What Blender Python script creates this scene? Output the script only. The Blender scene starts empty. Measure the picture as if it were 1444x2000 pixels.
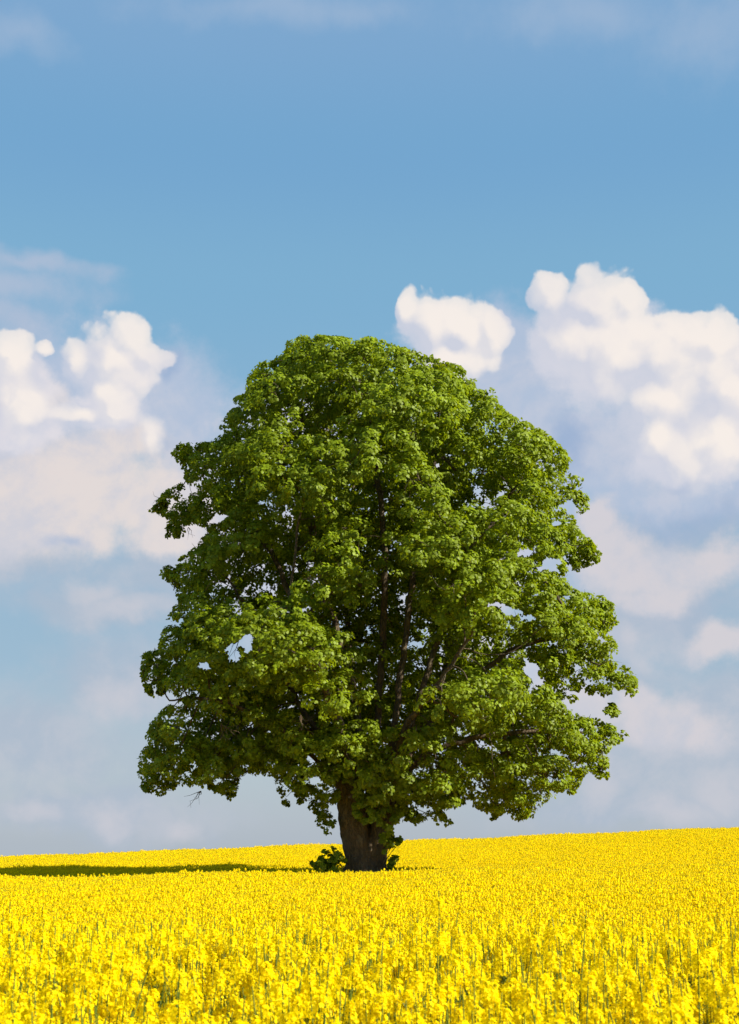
import bpy, math, random
import numpy as np
from mathutils import Vector, Matrix

rng = np.random.default_rng(11)
random.seed(11)
S = bpy.context.scene
C = S.collection

# ------------------------------------------------------------------ camera
F = 2778.0                      # focal length in photograph pixels (50 mm on a 36 mm tall frame)
PITCH = math.atan(650.0 / F)    # camera looks up: eye level falls on row 1650 of 2000
EYE = 2.0
cam_d = bpy.data.cameras.new('camera')
cam = bpy.data.objects.new('camera', cam_d); C.objects.link(cam)
cam_d.sensor_fit = 'VERTICAL'; cam_d.sensor_height = 36; cam_d.sensor_width = 26
cam_d.lens = 50.0
cam_d.clip_start = 0.05; cam_d.clip_end = 8000
cam.location = (0, 0, EYE)
cam.rotation_euler = (math.pi / 2 + PITCH, 0, 0)
cam_d.dof.use_dof = True; cam_d.dof.focus_distance = 50; cam_d.dof.aperture_fstop = 7.1
S.camera = cam

S.view_settings.view_transform = 'Standard'; S.view_settings.look = 'None'
S.view_settings.gamma = 1; EXPO = 1.15
S.view_settings.exposure = EXPO
S.view_settings.use_curve_mapping = False
S.cycles.max_bounces = 7; S.cycles.diffuse_bounces = 4; S.cycles.transmission_bounces = 5
S.cycles.transparent_max_bounces = 4

def lin(r, g, b):
    f = lambda c: (c / 255 / 12.92) if c / 255 <= 0.04045 else ((c / 255 + 0.055) / 1.055) ** 2.4
    return (f(r), f(g), f(b), 1.0)

def pray(px, py):
    """unit direction through a photograph position"""
    x = px - 722.0; u = 1000.0 - py
    cp, sp = math.cos(PITCH), math.sin(PITCH)
    v = Vector((x, F * cp - u * sp, F * sp + u * cp)); v.normalize()
    return v

def at(px, py, d):
    v = pray(px, py)
    t = d / v.y
    return Vector((v.x * t, d, EYE + v.z * t))

def azel(px, py):
    v = pray(px, py)
    return math.atan2(v.x, v.y), math.asin(v.z)

# ------------------------------------------------------------------ sun
SUN_A, SUN_E = math.radians(67), math.radians(33)      # angle from straight behind the camera towards the right
to_sun = Vector((math.sin(SUN_A) * math.cos(SUN_E), -math.cos(SUN_A) * math.cos(SUN_E), math.sin(SUN_E)))
sd = bpy.data.lights.new('sun', 'SUN'); sd.energy = 4.8; sd.angle = math.radians(0.5); sd.color = (1.0, 0.93, 0.80)
so = bpy.data.objects.new('sun', sd); C.objects.link(so)
so.rotation_euler = (-to_sun).to_track_quat('-Z', 'Y').to_euler(); so.location = (30, -10, 40)

# ------------------------------------------------------------------ world: physical sky and procedural clouds
W = bpy.data.worlds.new('World'); S.world = W; W.use_nodes = True
nt = W.node_tree; nt.nodes.clear()

class NB:
    """small node-expression builder"""
    def __init__(s, tree): s.t = tree
    def n(s, kind, **kw):
        o = s.t.nodes.new(kind)
        for k, v in kw.items(): setattr(o, k, v)
        return o
    def put(s, sock, v):
        if isinstance(v, bpy.types.NodeSocket): s.t.links.new(v, sock)
        elif v is not None: sock.default_value = v
    def m(s, op, a, b=None, c=None, clamp=False):
        o = s.n('ShaderNodeMath', operation=op, use_clamp=clamp)
        s.put(o.inputs[0], a); s.put(o.inputs[1], b); s.put(o.inputs[2], c)
        return o.outputs[0]
    def vm(s, op, a, b=None, c=None):
        o = s.n('ShaderNodeVectorMath', operation=op)
        s.put(o.inputs[0], a)
        if b is not None: s.put(o.inputs[1], b)
        if c is not None: s.put(o.inputs[2], c)
        return o.outputs['Value'] if op in ('LENGTH', 'DOT_PRODUCT', 'DISTANCE') else o.outputs['Vector']
    def mix(s, f, a, b, mode='MIX'):
        o = s.n('ShaderNodeMix', data_type='RGBA', blend_type=mode)
        s.put(o.inputs[0], f); s.put(o.inputs[6], a); s.put(o.inputs[7], b)
        return o.outputs[2]
    def noise(s, v, scale, detail=5, rough=0.55, dist=0.0, color=False):
        o = s.n('ShaderNodeTexNoise'); o.noise_dimensions = '3D'
        s.put(o.inputs['Vector'], v); o.inputs['Scale'].default_value = scale
        o.inputs['Detail'].default_value = detail; o.inputs['Roughness'].default_value = rough
        o.inputs['Distortion'].default_value = dist
        return o.outputs['Color' if color else 'Fac']
    def sstep(s, v, lo, hi, out0=0.0, out1=1.0):
        o = s.n('ShaderNodeMapRange', interpolation_type='SMOOTHSTEP')
        s.put(o.inputs['Value'], v); s.put(o.inputs['From Min'], lo); s.put(o.inputs['From Max'], hi)
        s.put(o.inputs['To Min'], out0); s.put(o.inputs['To Max'], out1)
        return o.outputs['Result']
    def comb(s, x, y, z=0.0):
        o = s.n('ShaderNodeCombineXYZ'); s.put(o.inputs[0], x); s.put(o.inputs[1], y); s.put(o.inputs[2], z)
        return o.outputs[0]

b = NB(nt)
out = b.n('ShaderNodeOutputWorld'); bg = b.n('ShaderNodeBackground')
nt.links.new(bg.outputs[0], out.inputs[0])
SKY = 0.10
bg.inputs['Strength'].default_value = SKY
sky = b.n('ShaderNodeTexSky'); sky.sky_type = 'NISHITA'; sky.sun_disc = False
sky.sun_elevation = SUN_E; sky.sun_rotation = math.atan2(to_sun.x, to_sun.y)
sky.air_density = 1.0; sky.dust_density = 1.2; sky.ozone_density = 1.0; sky.altitude = 300
tc = b.n('ShaderNodeTexCoord')
sep = b.n('ShaderNodeSeparateXYZ'); nt.links.new(tc.outputs['Generated'], sep.inputs[0])
vx, vy, vz = sep.outputs
AZ = b.m('ARCTAN2', vx, vy); EL = b.m('ARCSINE', vz)
P0 = b.comb(AZ, EL)

def ramp(v, stops):
    o = b.n('ShaderNodeValToRGB'); r = o.color_ramp
    r.interpolation = 'EASE'
    while len(r.elements) < len(stops): r.elements.new(0.5)
    for e, (p, c) in zip(r.elements, stops): e.position = p; e.color = c
    b.put(o.inputs[0], v)
    return o.outputs[0]

# the blue of the photographed sky by elevation (radians 0 .. 0.7), blended into the physical sky
def elp(py): return azel(722, py)[1]
GAIN = 1 / (SKY * 2 ** EXPO)      # sky colours are picked as they look in the finished exposure
def k(c): return tuple(x * GAIN for x in c[:3]) + (1.0,)
grad = ramp(b.m('MULTIPLY', EL, 1 / 0.75), [
    (0.0, lin(172, 183, 196)), (elp(1500) / .75, lin(172, 187, 199)), (elp(1280) / .75, lin(148, 178, 200)),
    (elp(900) / .75, lin(136, 177, 205)), (elp(560) / .75, lin(124, 174, 207)), (elp(300) / .75, lin(115, 166, 206)),
    (elp(0) / .75, lin(126, 168, 207)), (1.0, lin(110, 150, 200))])
grad = b.vm('SCALE', grad); nt.nodes[-1].inputs['Scale'].default_value = GAIN
inview = b.sstep(EL, 0.6, 1.2, 1.0, 0.0)
base = b.mix(b.m('MULTIPLY', inview, 0.92), sky.outputs[0], grad)

# --- clouds: warped blobs in (azimuth, elevation)
warp1 = b.vm('SUBTRACT', b.noise(P0, 9.0, 4, 0.55, color=True), (0.5, 0.5, 0.5))
warp2 = b.vm('SUBTRACT', b.noise(P0, 42.0, 6, 0.60, color=True), (0.5, 0.5, 0.5))
def warped(p, k1, k2):
    a = b.vm('SCALE', warp1); nt.nodes[-1].inputs['Scale'].default_value = k1
    c = b.vm('SCALE', warp2); nt.nodes[-1].inputs['Scale'].default_value = k2
    return b.vm('MULTIPLY', b.vm('ADD', p, b.vm('ADD', a, c)), (1, 1, 0))

def blob(p, px, py, rx, ry, rot=0.0):
    az, el = azel(px, py)
    q = b.vm('SUBTRACT', p, (az, el, 0))
    if rot:
        o = b.n('ShaderNodeVectorRotate', rotation_type='Z_AXIS'); b.put(o.inputs['Vector'], q)
        o.inputs['Angle'].default_value = math.radians(rot); q = o.outputs[0]
    v = b.vm('MULTIPLY', q, (F / rx, F / ry, 0))
    return b.m('SUBTRACT', 1.0, b.vm('LENGTH', v))

def union(vals, k_=0.25):
    r = vals[0]
    for v in vals[1:]: r = b.m('SMOOTH_MAX', r, v, k_)
    return r

def layer(col, p, blobs, lo, hi, color, strength=1.0, lumps=None, k_=0.25, alt=None):
    """blend one cloud layer over the colour built so far"""
    f = union([blob(p, *x) for x in blobs], k_)
    if lumps is not None: f = b.m('ADD', f, lumps)
    a = b.m('MULTIPLY', b.sstep(f, lo, hi), strength)
    if alt is not None: color = b.mix(b.m('MULTIPLY', mott, 0.85), color, alt)
    return b.mix(a, col, color), f, a

n_mid = b.m('MULTIPLY', b.m('SUBTRACT', b.noise(P0, 22, 8, 0.62), 0.5), 1.3)
mott = b.sstep(b.m('ADD', b.noise(P0, 17, 7, 0.6, 0.4), b.m('MULTIPLY', b.m('SUBTRACT', b.noise(P0, 60, 5, 0.6), 0.5), 0.25)), 0.40, 0.66)
n_fine = b.m('MULTIPLY', b.m('SUBTRACT', b.noise(P0, 60, 6, 0.6), 0.5), 0.7)
n_big = b.m('MULTIPLY', b.m('SUBTRACT', b.noise(P0, 8, 4, 0.5), 0.5), 1.2)
def puffs(p):
    """rounded billows at three sizes"""
    r = None
    for sc_, am in ((26, .30), (58, .20), (120, .085), (250, .03)):
        v = b.n('ShaderNodeTexVoronoi', feature='SMOOTH_F1', voronoi_dimensions='2D'); b.put(v.inputs['Vector'], p)
        v.inputs['Scale'].default_value = sc_; v.inputs['Smoothness'].default_value = 0.35
        t = b.m('MULTIPLY', b.m('SUBTRACT', 0.42, v.outputs['Distance']), am * 1.7)
        r = t if r is None else b.m('ADD', r, t)
    return r
SC = lambda r, g, bb: k(lin(r, g, bb))
Pw = warped(P0, 0.06, 0.018)      # soft cloud
Pc = warped(P0, 0.018, 0.010)     # crisp cumulus
Pv = warped(b.vm('MULTIPLY', P0, (1, 1, 0)), 0.05, 0.006)

col = base
# high thin veils
col, _, _ = layer(col, Pv, [(30, 70, 160, 50), (1400, 60, 300, 120), (560, 20, 480, 50), (60, 620, 120, 60), (1150, 30, 300, 70)],
                  0.0, 1.1, SC(163, 185, 212), 0.6, n_mid)
col, _, _ = layer(col, Pv, [(60, 508, 230, 26), (30, 545, 220, 50), (20, 600, 130, 60)], -0.1, 0.9, SC(183, 193, 214), 0.7, n_mid)
# lavender shaded cloud bodies
col, _, _ = layer(col, Pw, [(330, 790, 130, 130), (150, 720, 220, 110), (60, 860, 200, 130), (370, 860, 80, 110), (1040, 740, 160, 150), (1180, 860, 220, 160),
                            (1130, 690, 130, 80), (1100, 900, 130, 130), (1360, 960, 260, 70), (990, 650, 80, 60), (1010, 700, 110, 90), (930, 730, 110, 60)],
                  -0.25, 0.6, SC(180, 194, 217), 0.93, n_mid, alt=SC(200, 204, 219))
col, _, _ = layer(col, Pw, [(1330, 1020, 230, 60), (1120, 850, 60, 120), (340, 700, 30, 50), (330, 860, 40, 30), (190, 750, 44, 30), (1330, 1190, 200, 60), (150, 1060, 60, 26), (1330, 930, 60, 20)],
                  0.0, 1.0, SC(150, 174, 208), 0.75, n_mid)
col, _, _ = layer(col, Pw, [(210, 1195, 200, 50), (60, 1110, 190, 60), (1290, 1190, 260, 110), (250, 1330, 160, 90), (1330, 1480, 280, 150), (1180, 1250, 120, 120), (1400, 1370, 140, 80), (80, 1450, 220, 120), (300, 1120, 140, 80), (1200, 1330, 160, 60), (1300, 1100, 200, 100), (200, 1590, 260, 60), (1250, 1580, 300, 60)],
                  -0.4, 0.75, SC(175, 188, 205), 0.85, n_mid, alt=SC(192, 197, 209))
# pale cloud behind the crown
col, _, _ = layer(col, Pw, [(560, 830, 150, 120), (750, 900, 260, 160), (560, 1100, 260, 200), (900, 1100, 260, 220), (600, 1350, 260, 160), (950, 1330, 240, 180)],
                  -0.1, 0.7, SC(196, 203, 220), 0.9, n_mid, alt=SC(222, 215, 220))
# broad soft pale masses
col, _, _ = layer(col, Pw, [(40, 980, 260, 150), (200, 940, 220, 130), (330, 980, 190, 130), (90, 1040, 190, 60), (250, 860, 120, 50), (40, 800, 90, 130), (330, 1060, 120, 60)],
                  -0.1, 0.6, SC(229, 219, 216), 0.95, n_mid, alt=SC(205, 206, 217))
col, _, _ = layer(col, Pw, [(1200, 1070, 120, 90), (1250, 1110, 150, 80), (1390, 1110, 130, 80), (1280, 1090, 140, 60), (1170, 1000, 60, 50), (1290, 1160, 150, 40), (1420, 1250, 100, 55),
                            (1290, 1420, 150, 90), (1240, 1370, 80, 60), (1100, 1400, 120, 60)],
                  -0.05, 0.65, SC(215, 210, 215), 0.9, n_mid, alt=SC(196, 201, 214))
# small faint puffs low over the horizon
col, _, _ = layer(col, Pw, [(180, 1170, 60, 34), (250, 1200, 110, 30), (240, 1360, 90, 60), (205, 1605, 70, 38), (365, 1620, 40, 28),
                            (1235, 1250, 36, 40), (1250, 1290, 50, 40), (1400, 1550, 80, 60), (1180, 1530, 60, 50), (80, 1600, 60, 30), (1330, 1600, 100, 40)],
                  -0.1, 1.0, SC(206, 205, 213), 0.6, n_mid)
# darker bluish gaps in the left mass
col, _, _ = layer(col, Pw, [(140, 1065, 50, 26), (330, 860, 36, 24), (20, 850, 50, 40)], 0.0, 1.0, SC(172, 188, 213), 0.8, n_mid)
# pale cloud that carries the sunlit heads
col, _, _ = layer(col, Pw, [(230, 700, 100, 80), (210, 790, 110, 60), (30, 720, 90, 80), (50, 820, 100, 60), (880, 660, 100, 70), (1120, 640, 90, 90), (1200, 690, 140, 110),
                            (1340, 740, 180, 130), (1400, 830, 120, 110), (1310, 860, 90, 80)],
                  -0.05, 0.5, SC(226, 222, 228), 0.92, n_mid, alt=SC(208, 211, 225))
# sunlit cumulus heads
heads = [(225, 700, 92, 80), (262, 660, 62, 50), (300, 690, 50, 34), (215, 770, 66, 52), (150, 700, 44, 60), (15, 690, 60, 60), (88, 672, 22, 16), (45, 790, 60, 80),
         (300, 840, 30, 40), (150, 805, 80, 26), (230, 800, 60, 30),
         (795, 610, 24, 44), (850, 640, 75, 68), (900, 640, 75, 74), (960, 640, 44, 44), (880, 700, 100, 50),
         (1080, 570, 50, 50), (1170, 590, 90, 74), (1225, 580, 46, 40), (1130, 660, 90, 80), (1200, 690, 120, 100), (1320, 700, 140, 90), (1390, 670, 70, 60),
         (1440, 760, 110, 110), (1300, 780, 130, 90), (1330, 890, 90, 80), (1400, 860, 100, 80), (1285, 850, 60, 70)]
def shift(dx, dy): return b.vm('ADD', Pc, (dx / F, dy / F, 0))
def height(p): return b.m('MULTIPLY_ADD', 1.0, 0.04, b.m('ADD', union([blob(p, *x) for x in heads], 0.25), puffs(p)))
fh = height(Pc)
f2 = height(shift(20, 17))            # the same cloud a little nearer to the sun
f3 = union([blob(shift(75, 30), *x) for x in heads], 0.35); f4 = union([blob(Pc, *x) for x in heads], 0.35)
shade = b.m('MULTIPLY', b.sstep(b.m('SUBTRACT', f2, fh), -0.22, 0.42), 0.6)
shade = b.m('ADD', shade, b.sstep(b.m('ADD', b.m('SUBTRACT', f3, f4), b.m('MULTIPLY', n_big, 0.5)), -0.35, 0.75), clamp=True)
crisp = b.m('ADD', b.sstep(fh, 0.0, 0.22, 0.0, 0.80), b.sstep(fh, 0.05, 0.6, 0.0, 0.18))
soft = b.sstep(fh, -0.15, 0.85)
low = b.sstep(b.m('ADD', EL, b.m('MULTIPLY', n_big, 0.03)), elp(840), elp(650))
ah = b.m('ADD', b.m('MULTIPLY', crisp, low), b.m('MULTIPLY', soft, b.m('SUBTRACT', 1.0, low)))
hcol = b.mix(b.m('MULTIPLY', shade, 0.78), SC(248, 239, 232), SC(190, 199, 220))
tone = b.noise(P0, 11, 5, 0.55)
hcol = b.mix(b.sstep(tone, 0.45, 0.72, 0.0, 0.45), hcol, SC(216, 215, 226))
col = b.mix(b.m('MULTIPLY', ah, 0.96), col, hcol)
nt.links.new(col, bg.inputs['Color'])

# ------------------------------------------------------------------ helpers
def tag(o, label=None, category=None, group=None, kind=None):
    for key, v in (('label', label), ('category', category), ('group', group), ('kind', kind)):
        if v: o[key] = v
    return o

def mesh_np(name, V, Q, mat=None, smooth=False, attr=None):
    """V (n,3), Q (m,4) quads or (m,3) tris"""
    V = np.ascontiguousarray(V, dtype=np.float32); Q = np.ascontiguousarray(Q, dtype=np.int32)
    me = bpy.data.meshes.new(name); m, kk = Q.shape
    me.vertices.add(len(V)); me.vertices.foreach_set('co', V.ravel())
    me.loops.add(m * kk); me.loops.foreach_set('vertex_index', Q.ravel())
    me.polygons.add(m); me.polygons.foreach_set('loop_start', np.arange(0, m * kk, kk, dtype=np.int32))
    if smooth: me.polygons.foreach_set('use_smooth', np.ones(m, dtype=bool))
    if attr is not None:
        for an, av in attr.items():
            a = me.attributes.new(an, 'FLOAT', 'FACE'); a.data.foreach_set('value', np.ascontiguousarray(av, dtype=np.float32))
    me.update(calc_edges=True)
    if mat: me.materials.append(mat)
    return me

def obj(name, me, parent=None, loc=(0, 0, 0), link=True):
    o = bpy.data.objects.new(name, me)
    if link: C.objects.link(o)
    o.location = loc
    if parent: o.parent = parent
    return o

def empty(name, loc):
    o = bpy.data.objects.new(name, None); C.objects.link(o); o.location = loc; o.empty_display_size = 0.3
    return o

def tube(pts, rad, sides=6, cap=False):
    """one tapered tube along pts; returns verts, quads"""
    pts = np.asarray(pts, float); rad = np.asarray(rad, float); n = len(pts)
    t = np.gradient(pts, axis=0); t /= np.linalg.norm(t, axis=1)[:, None] + 1e-9
    ref = np.array([0.31, 0.95, 0.05]) if abs(t[0][2]) > .6 else np.array([0, 0, 1.0])
    u = np.cross(t, ref); u /= np.linalg.norm(u, axis=1)[:, None] + 1e-9
    w = np.cross(t, u)
    a = np.linspace(0, 2 * np.pi, sides, endpoint=False)
    V = pts[:, None] + rad[:, None, None] * (np.cos(a)[None, :, None] * u[:, None] + np.sin(a)[None, :, None] * w[:, None])
    V = V.reshape(-1, 3)
    i = np.arange(n - 1)[:, None] * sides; j = np.arange(sides)[None]; j2 = (j + 1) % sides
    Q = np.stack([i + j, i + j2, i + sides + j2, i + sides + j], -1).reshape(-1, 4)
    return V, Q

class Acc:
    def __init__(s): s.V = []; s.Q = []; s.n = 0; s.A = []
    def add(s, V, Q, a=None):
        s.V.append(V); s.Q.append(np.asarray(Q) + s.n); s.n += len(V)
        s.A.append(np.full(len(Q), 0.0 if a is None else a) if np.isscalar(a) or a is None else a)
    def out(s): return np.concatenate(s.V), np.concatenate(s.Q), np.concatenate(s.A)

def mat_new(name):
    m = bpy.data.materials.new(name); m.use_nodes = True; m.node_tree.nodes.clear()
    return m, NB(m.node_tree)

# ------------------------------------------------------------------ materials
def leafy(name, refl, trans, var=0.25, gloss=0.06, rough=0.45, tmix=0.42):
    m, q = mat_new(name)
    a = q.n('ShaderNodeAttribute', attribute_name='tone').outputs['Fac']
    g = q.n('ShaderNodeNewGeometry')
    nz = q.noise(g.outputs['Position'], 0.35, 3, 0.5)
    t = q.m('ADD', q.m('MULTIPLY', a, 0.75), q.m('MULTIPLY', nz, 0.25), clamp=True)
    dk = tuple(c * (1 - var) for c in refl) + (1,); lt = tuple(min(1, c * (1 + var)) for c in refl) + (1,)
    dk2 = tuple(c * (1 - var) for c in trans) + (1,); lt2 = tuple(min(1, c * (1 + var)) for c in trans) + (1,)
    d = q.n('ShaderNodeBsdfDiffuse'); q.put(d.inputs['Color'], q.mix(t, dk, lt))
    tr = q.n('ShaderNodeBsdfTranslucent'); q.put(tr.inputs['Color'], q.mix(t, dk2, lt2))
    mx = q.n('ShaderNodeMixShader'); mx.inputs[0].default_value = tmix
    q.put(mx.inputs[1], d.outputs[0]); q.put(mx.inputs[2], tr.outputs[0])
    gl = q.n('ShaderNodeBsdfGlossy'); gl.inputs['Roughness'].default_value = rough; gl.inputs['Color'].default_value = (1, 1, 1, 1)
    m2 = q.n('ShaderNodeMixShader'); m2.inputs[0].default_value = gloss
    q.put(m2.inputs[1], mx.outputs[0]); q.put(m2.inputs[2], gl.outputs[0])
    o = q.n('ShaderNodeOutputMaterial'); q.put(o.inputs[0], m2.outputs[0])
    return m

M_leaf = leafy('linden_leaf', (0.155, 0.212, 0.006), (0.32, 0.385, 0.004), 0.46, 0.012, 0.5, 0.36)
M_petal = leafy('rapeseed_petal', (0.92, 0.745, 0.002), (0.92, 0.72, 0.001), 0.07, 0.003, 0.6, 0.48)
M_stem = leafy('rapeseed_stem', (0.105, 0.150, 0.012), (0.10, 0.13, 0.008), 0.2, 0.02, 0.5, 0.2)

def bark_mat():
    m, q = mat_new('bark')
    tcn = q.n('ShaderNodeTexCoord').outputs['Object']
    st = q.vm('MULTIPLY', tcn, (1, 1, 0.16))
    n1 = q.noise(st, 9, 8, 0.65, 0.4)
    vo = q.n('ShaderNodeTexVoronoi', feature='DISTANCE_TO_EDGE'); q.put(vo.inputs['Vector'], q.vm('ADD', st, q.vm('SCALE', q.noise(st, 4, 4, 0.5, color=True), None)))
    vo.inputs['Scale'].default_value = 8
    ridge = q.sstep(vo.outputs['Distance'], 0.0, 0.16)
    n2 = q.noise(tcn, 1.1, 4, 0.6)
    c = q.mix(n1, (0.062, 0.042, 0.022, 1), (0.27, 0.195, 0.105, 1))
    c = q.mix(q.sstep(n2, 0.42, 0.7, 0.0, 0.55), c, (0.12, 0.115, 0.055, 1))
    c = q.mix(q.m('MULTIPLY', ridge, 0.5), q.mix(0.6, c, (0.03, 0.02, 0.015, 1)), c)
    p = q.n('ShaderNodeBsdfPrincipled'); q.put(p.inputs['Base Color'], c); p.inputs['Roughness'].default_value = 0.92
    bp = q.n('ShaderNodeBump'); bp.inputs['Strength'].default_value = 1.0; bp.inputs['Distance'].default_value = 0.09
    q.put(bp.inputs['Height'], q.m('ADD', q.m('MULTIPLY', ridge, 0.6), n1)); q.put(p.inputs['Normal'], bp.outputs[0])
    o = q.n('ShaderNodeOutputMaterial'); q.put(o.inputs[0], p.outputs[0])
    return m
M_bark = bark_mat()

def soil_mat():
    m, q = mat_new('soil')
    g = q.n('ShaderNodeNewGeometry').outputs['Position']
    n1 = q.noise(g, 3.0, 8, 0.6); n2 = q.noise(g, 22.0, 4, 0.6)
    c = q.mix(n1, (0.05, 0.075, 0.018, 1), (0.11, 0.115, 0.03, 1))
    c = q.mix(q.sstep(n2, .5, .7), c, (0.09, 0.065, 0.04, 1))
    ln = q.vm('LENGTH', q.vm('MULTIPLY', g, (1, 1, 0)))
    c = q.mix(q.sstep(ln, 150, 260), c, (0.55, 0.42, 0.02, 1))       # the crop in bloom far beyond the rise
    p = q.n('ShaderNodeBsdfPrincipled'); q.put(p.inputs['Base Color'], c); p.inputs['Roughness'].default_value = 1
    bp = q.n('ShaderNodeBump'); bp.inputs['Strength'].default_value = 0.6; bp.inputs['Distance'].default_value = 0.1
    q.put(bp.inputs['Height'], n2); q.put(p.inputs['Normal'], bp.outputs[0])
    o = q.n('ShaderNodeOutputMaterial'); q.put(o.inputs[0], p.outputs[0])
    return m
M_soil = soil_mat()

# ------------------------------------------------------------------ terrain
# row (of the photograph) on which the top of the crop stands, by distance, at left / middle / right of the view
DK = np.array([0.5, 3, 5, 7, 9.5, 11, 14, 20, 28, 38, 46, 50, 54, 60, 67, 80, 92, 100, 108])
ROW = {
    'z': {0.5: -0.60, 3: -0.62, 5: -0.62, 7: -0.60, 9.5: -0.56, 11: -0.64, 14: -1.0, 20: -1.55},
    -1: {28: 1815, 38: 1745, 46: 1720, 50: 1713, 54: 1719, 60: 1716, 67: 1702, 80: 1686, 92: 1678, 100: 1676, 108: 1677},
    0: {28: 1812, 38: 1738, 46: 1710, 50: 1702, 54: 1704, 60: 1700, 67: 1690, 80: 1666, 92: 1651, 100: 1647, 108: 1648},
    1: {28: 1806, 38: 1732, 46: 1706, 50: 1697, 54: 1692, 60: 1684, 67: 1670, 80: 1640, 92: 1621, 100: 1616, 108: 1617}}
def prof(side):
    z = []
    for d in DK:
        if d <= 20: z.append(ROW['z'][float(d) if d != 0.5 else 0.5] if float(d) in ROW['z'] else ROW['z'][int(d)])
        else: z.append(-(ROW[side][int(d)] - 1650) / 2930.0 * d)
    return np.array(z)
PR = {s: prof(s) for s in (-1, 0, 1)}
DE = np.concatenate([DK, [130, 180, 300, 700, 6000]])
for s in PR: PR[s] = np.concatenate([PR[s], [PR[s][-1] - 0.9, -4.5, -11, -22, -60]])
def herm(d, xs, ys):
    sl = np.gradient(ys, xs)
    d = np.clip(d, xs[0], xs[-1] - 1e-6); i = np.clip(np.searchsorted(xs, d, side='right') - 1, 0, len(xs) - 2)
    h = xs[i + 1] - xs[i]; t = (d - xs[i]) / h
    return ((2 * t**3 - 3 * t**2 + 1) * ys[i] + (t**3 - 2 * t**2 + t) * h * sl[i] + (-2 * t**3 + 3 * t**2) * ys[i + 1] + (t**3 - t**2) * h * sl[i + 1])
def top(x, y):
    """height of the crop's top above the world origin"""
    x = np.asarray(x, float); y = np.asarray(y, float)
    d = np.maximum(y, 0.5)
    u = np.clip(x / (0.26 * np.maximum(d, 8)), -2.2, 2.2)
    zl, zc, zr = (herm(d, DE, PR[s]) for s in (-1, 0, 1))
    z = np.where(u < 0, zc + (zl - zc) * (-u), zc + (zr - zc) * u)
    z = z + 0.05 * np.sin(x * 0.7 + 1.3 * np.sin(y * 0.23)) * np.clip((d - 12) / 20, 0, 1) * np.clip((130 - d) / 30, 0, 1)
    return EYE + z
CROP = 1.30
def ground(x, y): return top(x, y) - CROP

gy = np.concatenate([[-3000, -600, -120, -30, -8, -2], np.arange(0.5, 30, 0.5), np.arange(30, 112, 1.0), np.arange(112, 200, 6), [220, 260, 300, 400, 550, 800, 1400, 2500, 4500]])
gx = np.concatenate([[-4000, -1500, -600, -250, -120], np.arange(-70, 71, 1.4), [120, 250, 600, 1500, 4000]])
GX, GY = np.meshgrid(gx, gy); GZ = ground(GX, GY)
V = np.stack([GX, GY, GZ], -1).reshape(-1, 3); nx = len(gx)
ii, jj = np.meshgrid(np.arange(len(gy) - 1), np.arange(nx - 1), indexing='ij'); k0 = (ii * nx + jj).ravel()
tag(obj('ground', mesh_np('ground', V, np.stack([k0, k0 + 1, k0 + nx + 1, k0 + nx], -1), M_soil, True)), kind='structure')

# ------------------------------------------------------------------ the linden tree
TD = 56.0
def wxz(px, py):
    p = at(px, py, TD); return p.x, p.z
base = at(713, 1690, TD)
BX = base.x; BZ = float(ground(BX, TD))
OUT = [(560,665),(585,655),(620,652),(650,655),(700,660),(722,655),(760,668),(800,681),(850,698),(900,713),(926,738),(933,760),(965,758),(975,790),(1000,810),
 (1040,828),(1062,840),(1095,870),(1116,895),(1108,920),(1140,935),(1150,970),(1150,1000),(1118,1003),(1135,1040),(1165,1058),(1176,1088),(1150,1120),(1122,1116),(1100,1120),
 (1112,1140),(1135,1155),(1160,1158),(1200,1170),(1208,1215),(1188,1232),(1203,1255),(1215,1295),(1238,1308),(1248,1338),(1242,1370),(1215,1350),(1195,1340),(1196,1368),(1216,1388),(1192,1405),
 (1168,1372),(1130,1362),(1112,1380),(1140,1398),(1190,1408),(1230,1435),(1207,1452),(1190,1480),(1188,1522),(1165,1522),(1150,1502),(1122,1550),(1082,1556),(1052,1576),(1040,1602),(1000,1606),(960,1603),
 (935,1592),(918,1562),(880,1580),(886,1616),(856,1618),(840,1592),(815,1616),(798,1602),(774,1608),(770,1655),(733,1658),(740,1602),(716,1612),(694,1604),(684,1548),(664,1545),(655,1600),(650,1638),(632,1622),(610,1596),(603,1572),(580,1568),(556,1578),(543,1545),(535,1512),
 (500,1512),(470,1530),(472,1556),(448,1565),(420,1560),(383,1546),(392,1532),(350,1536),(330,1552),(290,1563),(270,1520),(272,1480),(288,1430),(303,1390),(318,1370),(285,1350),(274,1310),(279,1275),
 (308,1262),(325,1210),(348,1170),(320,1142),(314,1108),(345,1095),(375,1062),(405,1040),(385,1025),(362,1052),(320,1058),(330,1012),(294,997),(320,958),(350,945),(365,920),(334,885),(350,865),(420,862),(430,830),
 (450,800),(470,790),(450,788),(455,775),(480,768),(480,735),(500,710),(530,700),(555,690)]
PX = np.array([wxz(*p) for p in OUT])
def poly_in(x, z, P=PX):
    x = np.asarray(x)[..., None]; z = np.asarray(z)[..., None]
    x1, z1 = P[:, 0], P[:, 1]; x2, z2 = np.roll(x1, -1), np.roll(z1, -1)
    c = ((z1 > z) != (z2 > z)) & (x < (x2 - x1) * (z - z1) / (z2 - z1 + 1e-12) + x1)
    return c.sum(-1) % 2 == 1
def poly_dist(x, z, P=PX):
    p = np.stack([np.asarray(x), np.asarray(z)], -1)[..., None, :]
    a = P; e = np.roll(P, -1, 0) - P
    t = np.clip(((p - a) * e).sum(-1) / ((e * e).sum(-1) + 1e-12), 0, 1)
    return np.sqrt((((p - a) - t[..., None] * e) ** 2).sum(-1)).min(-1)
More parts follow.
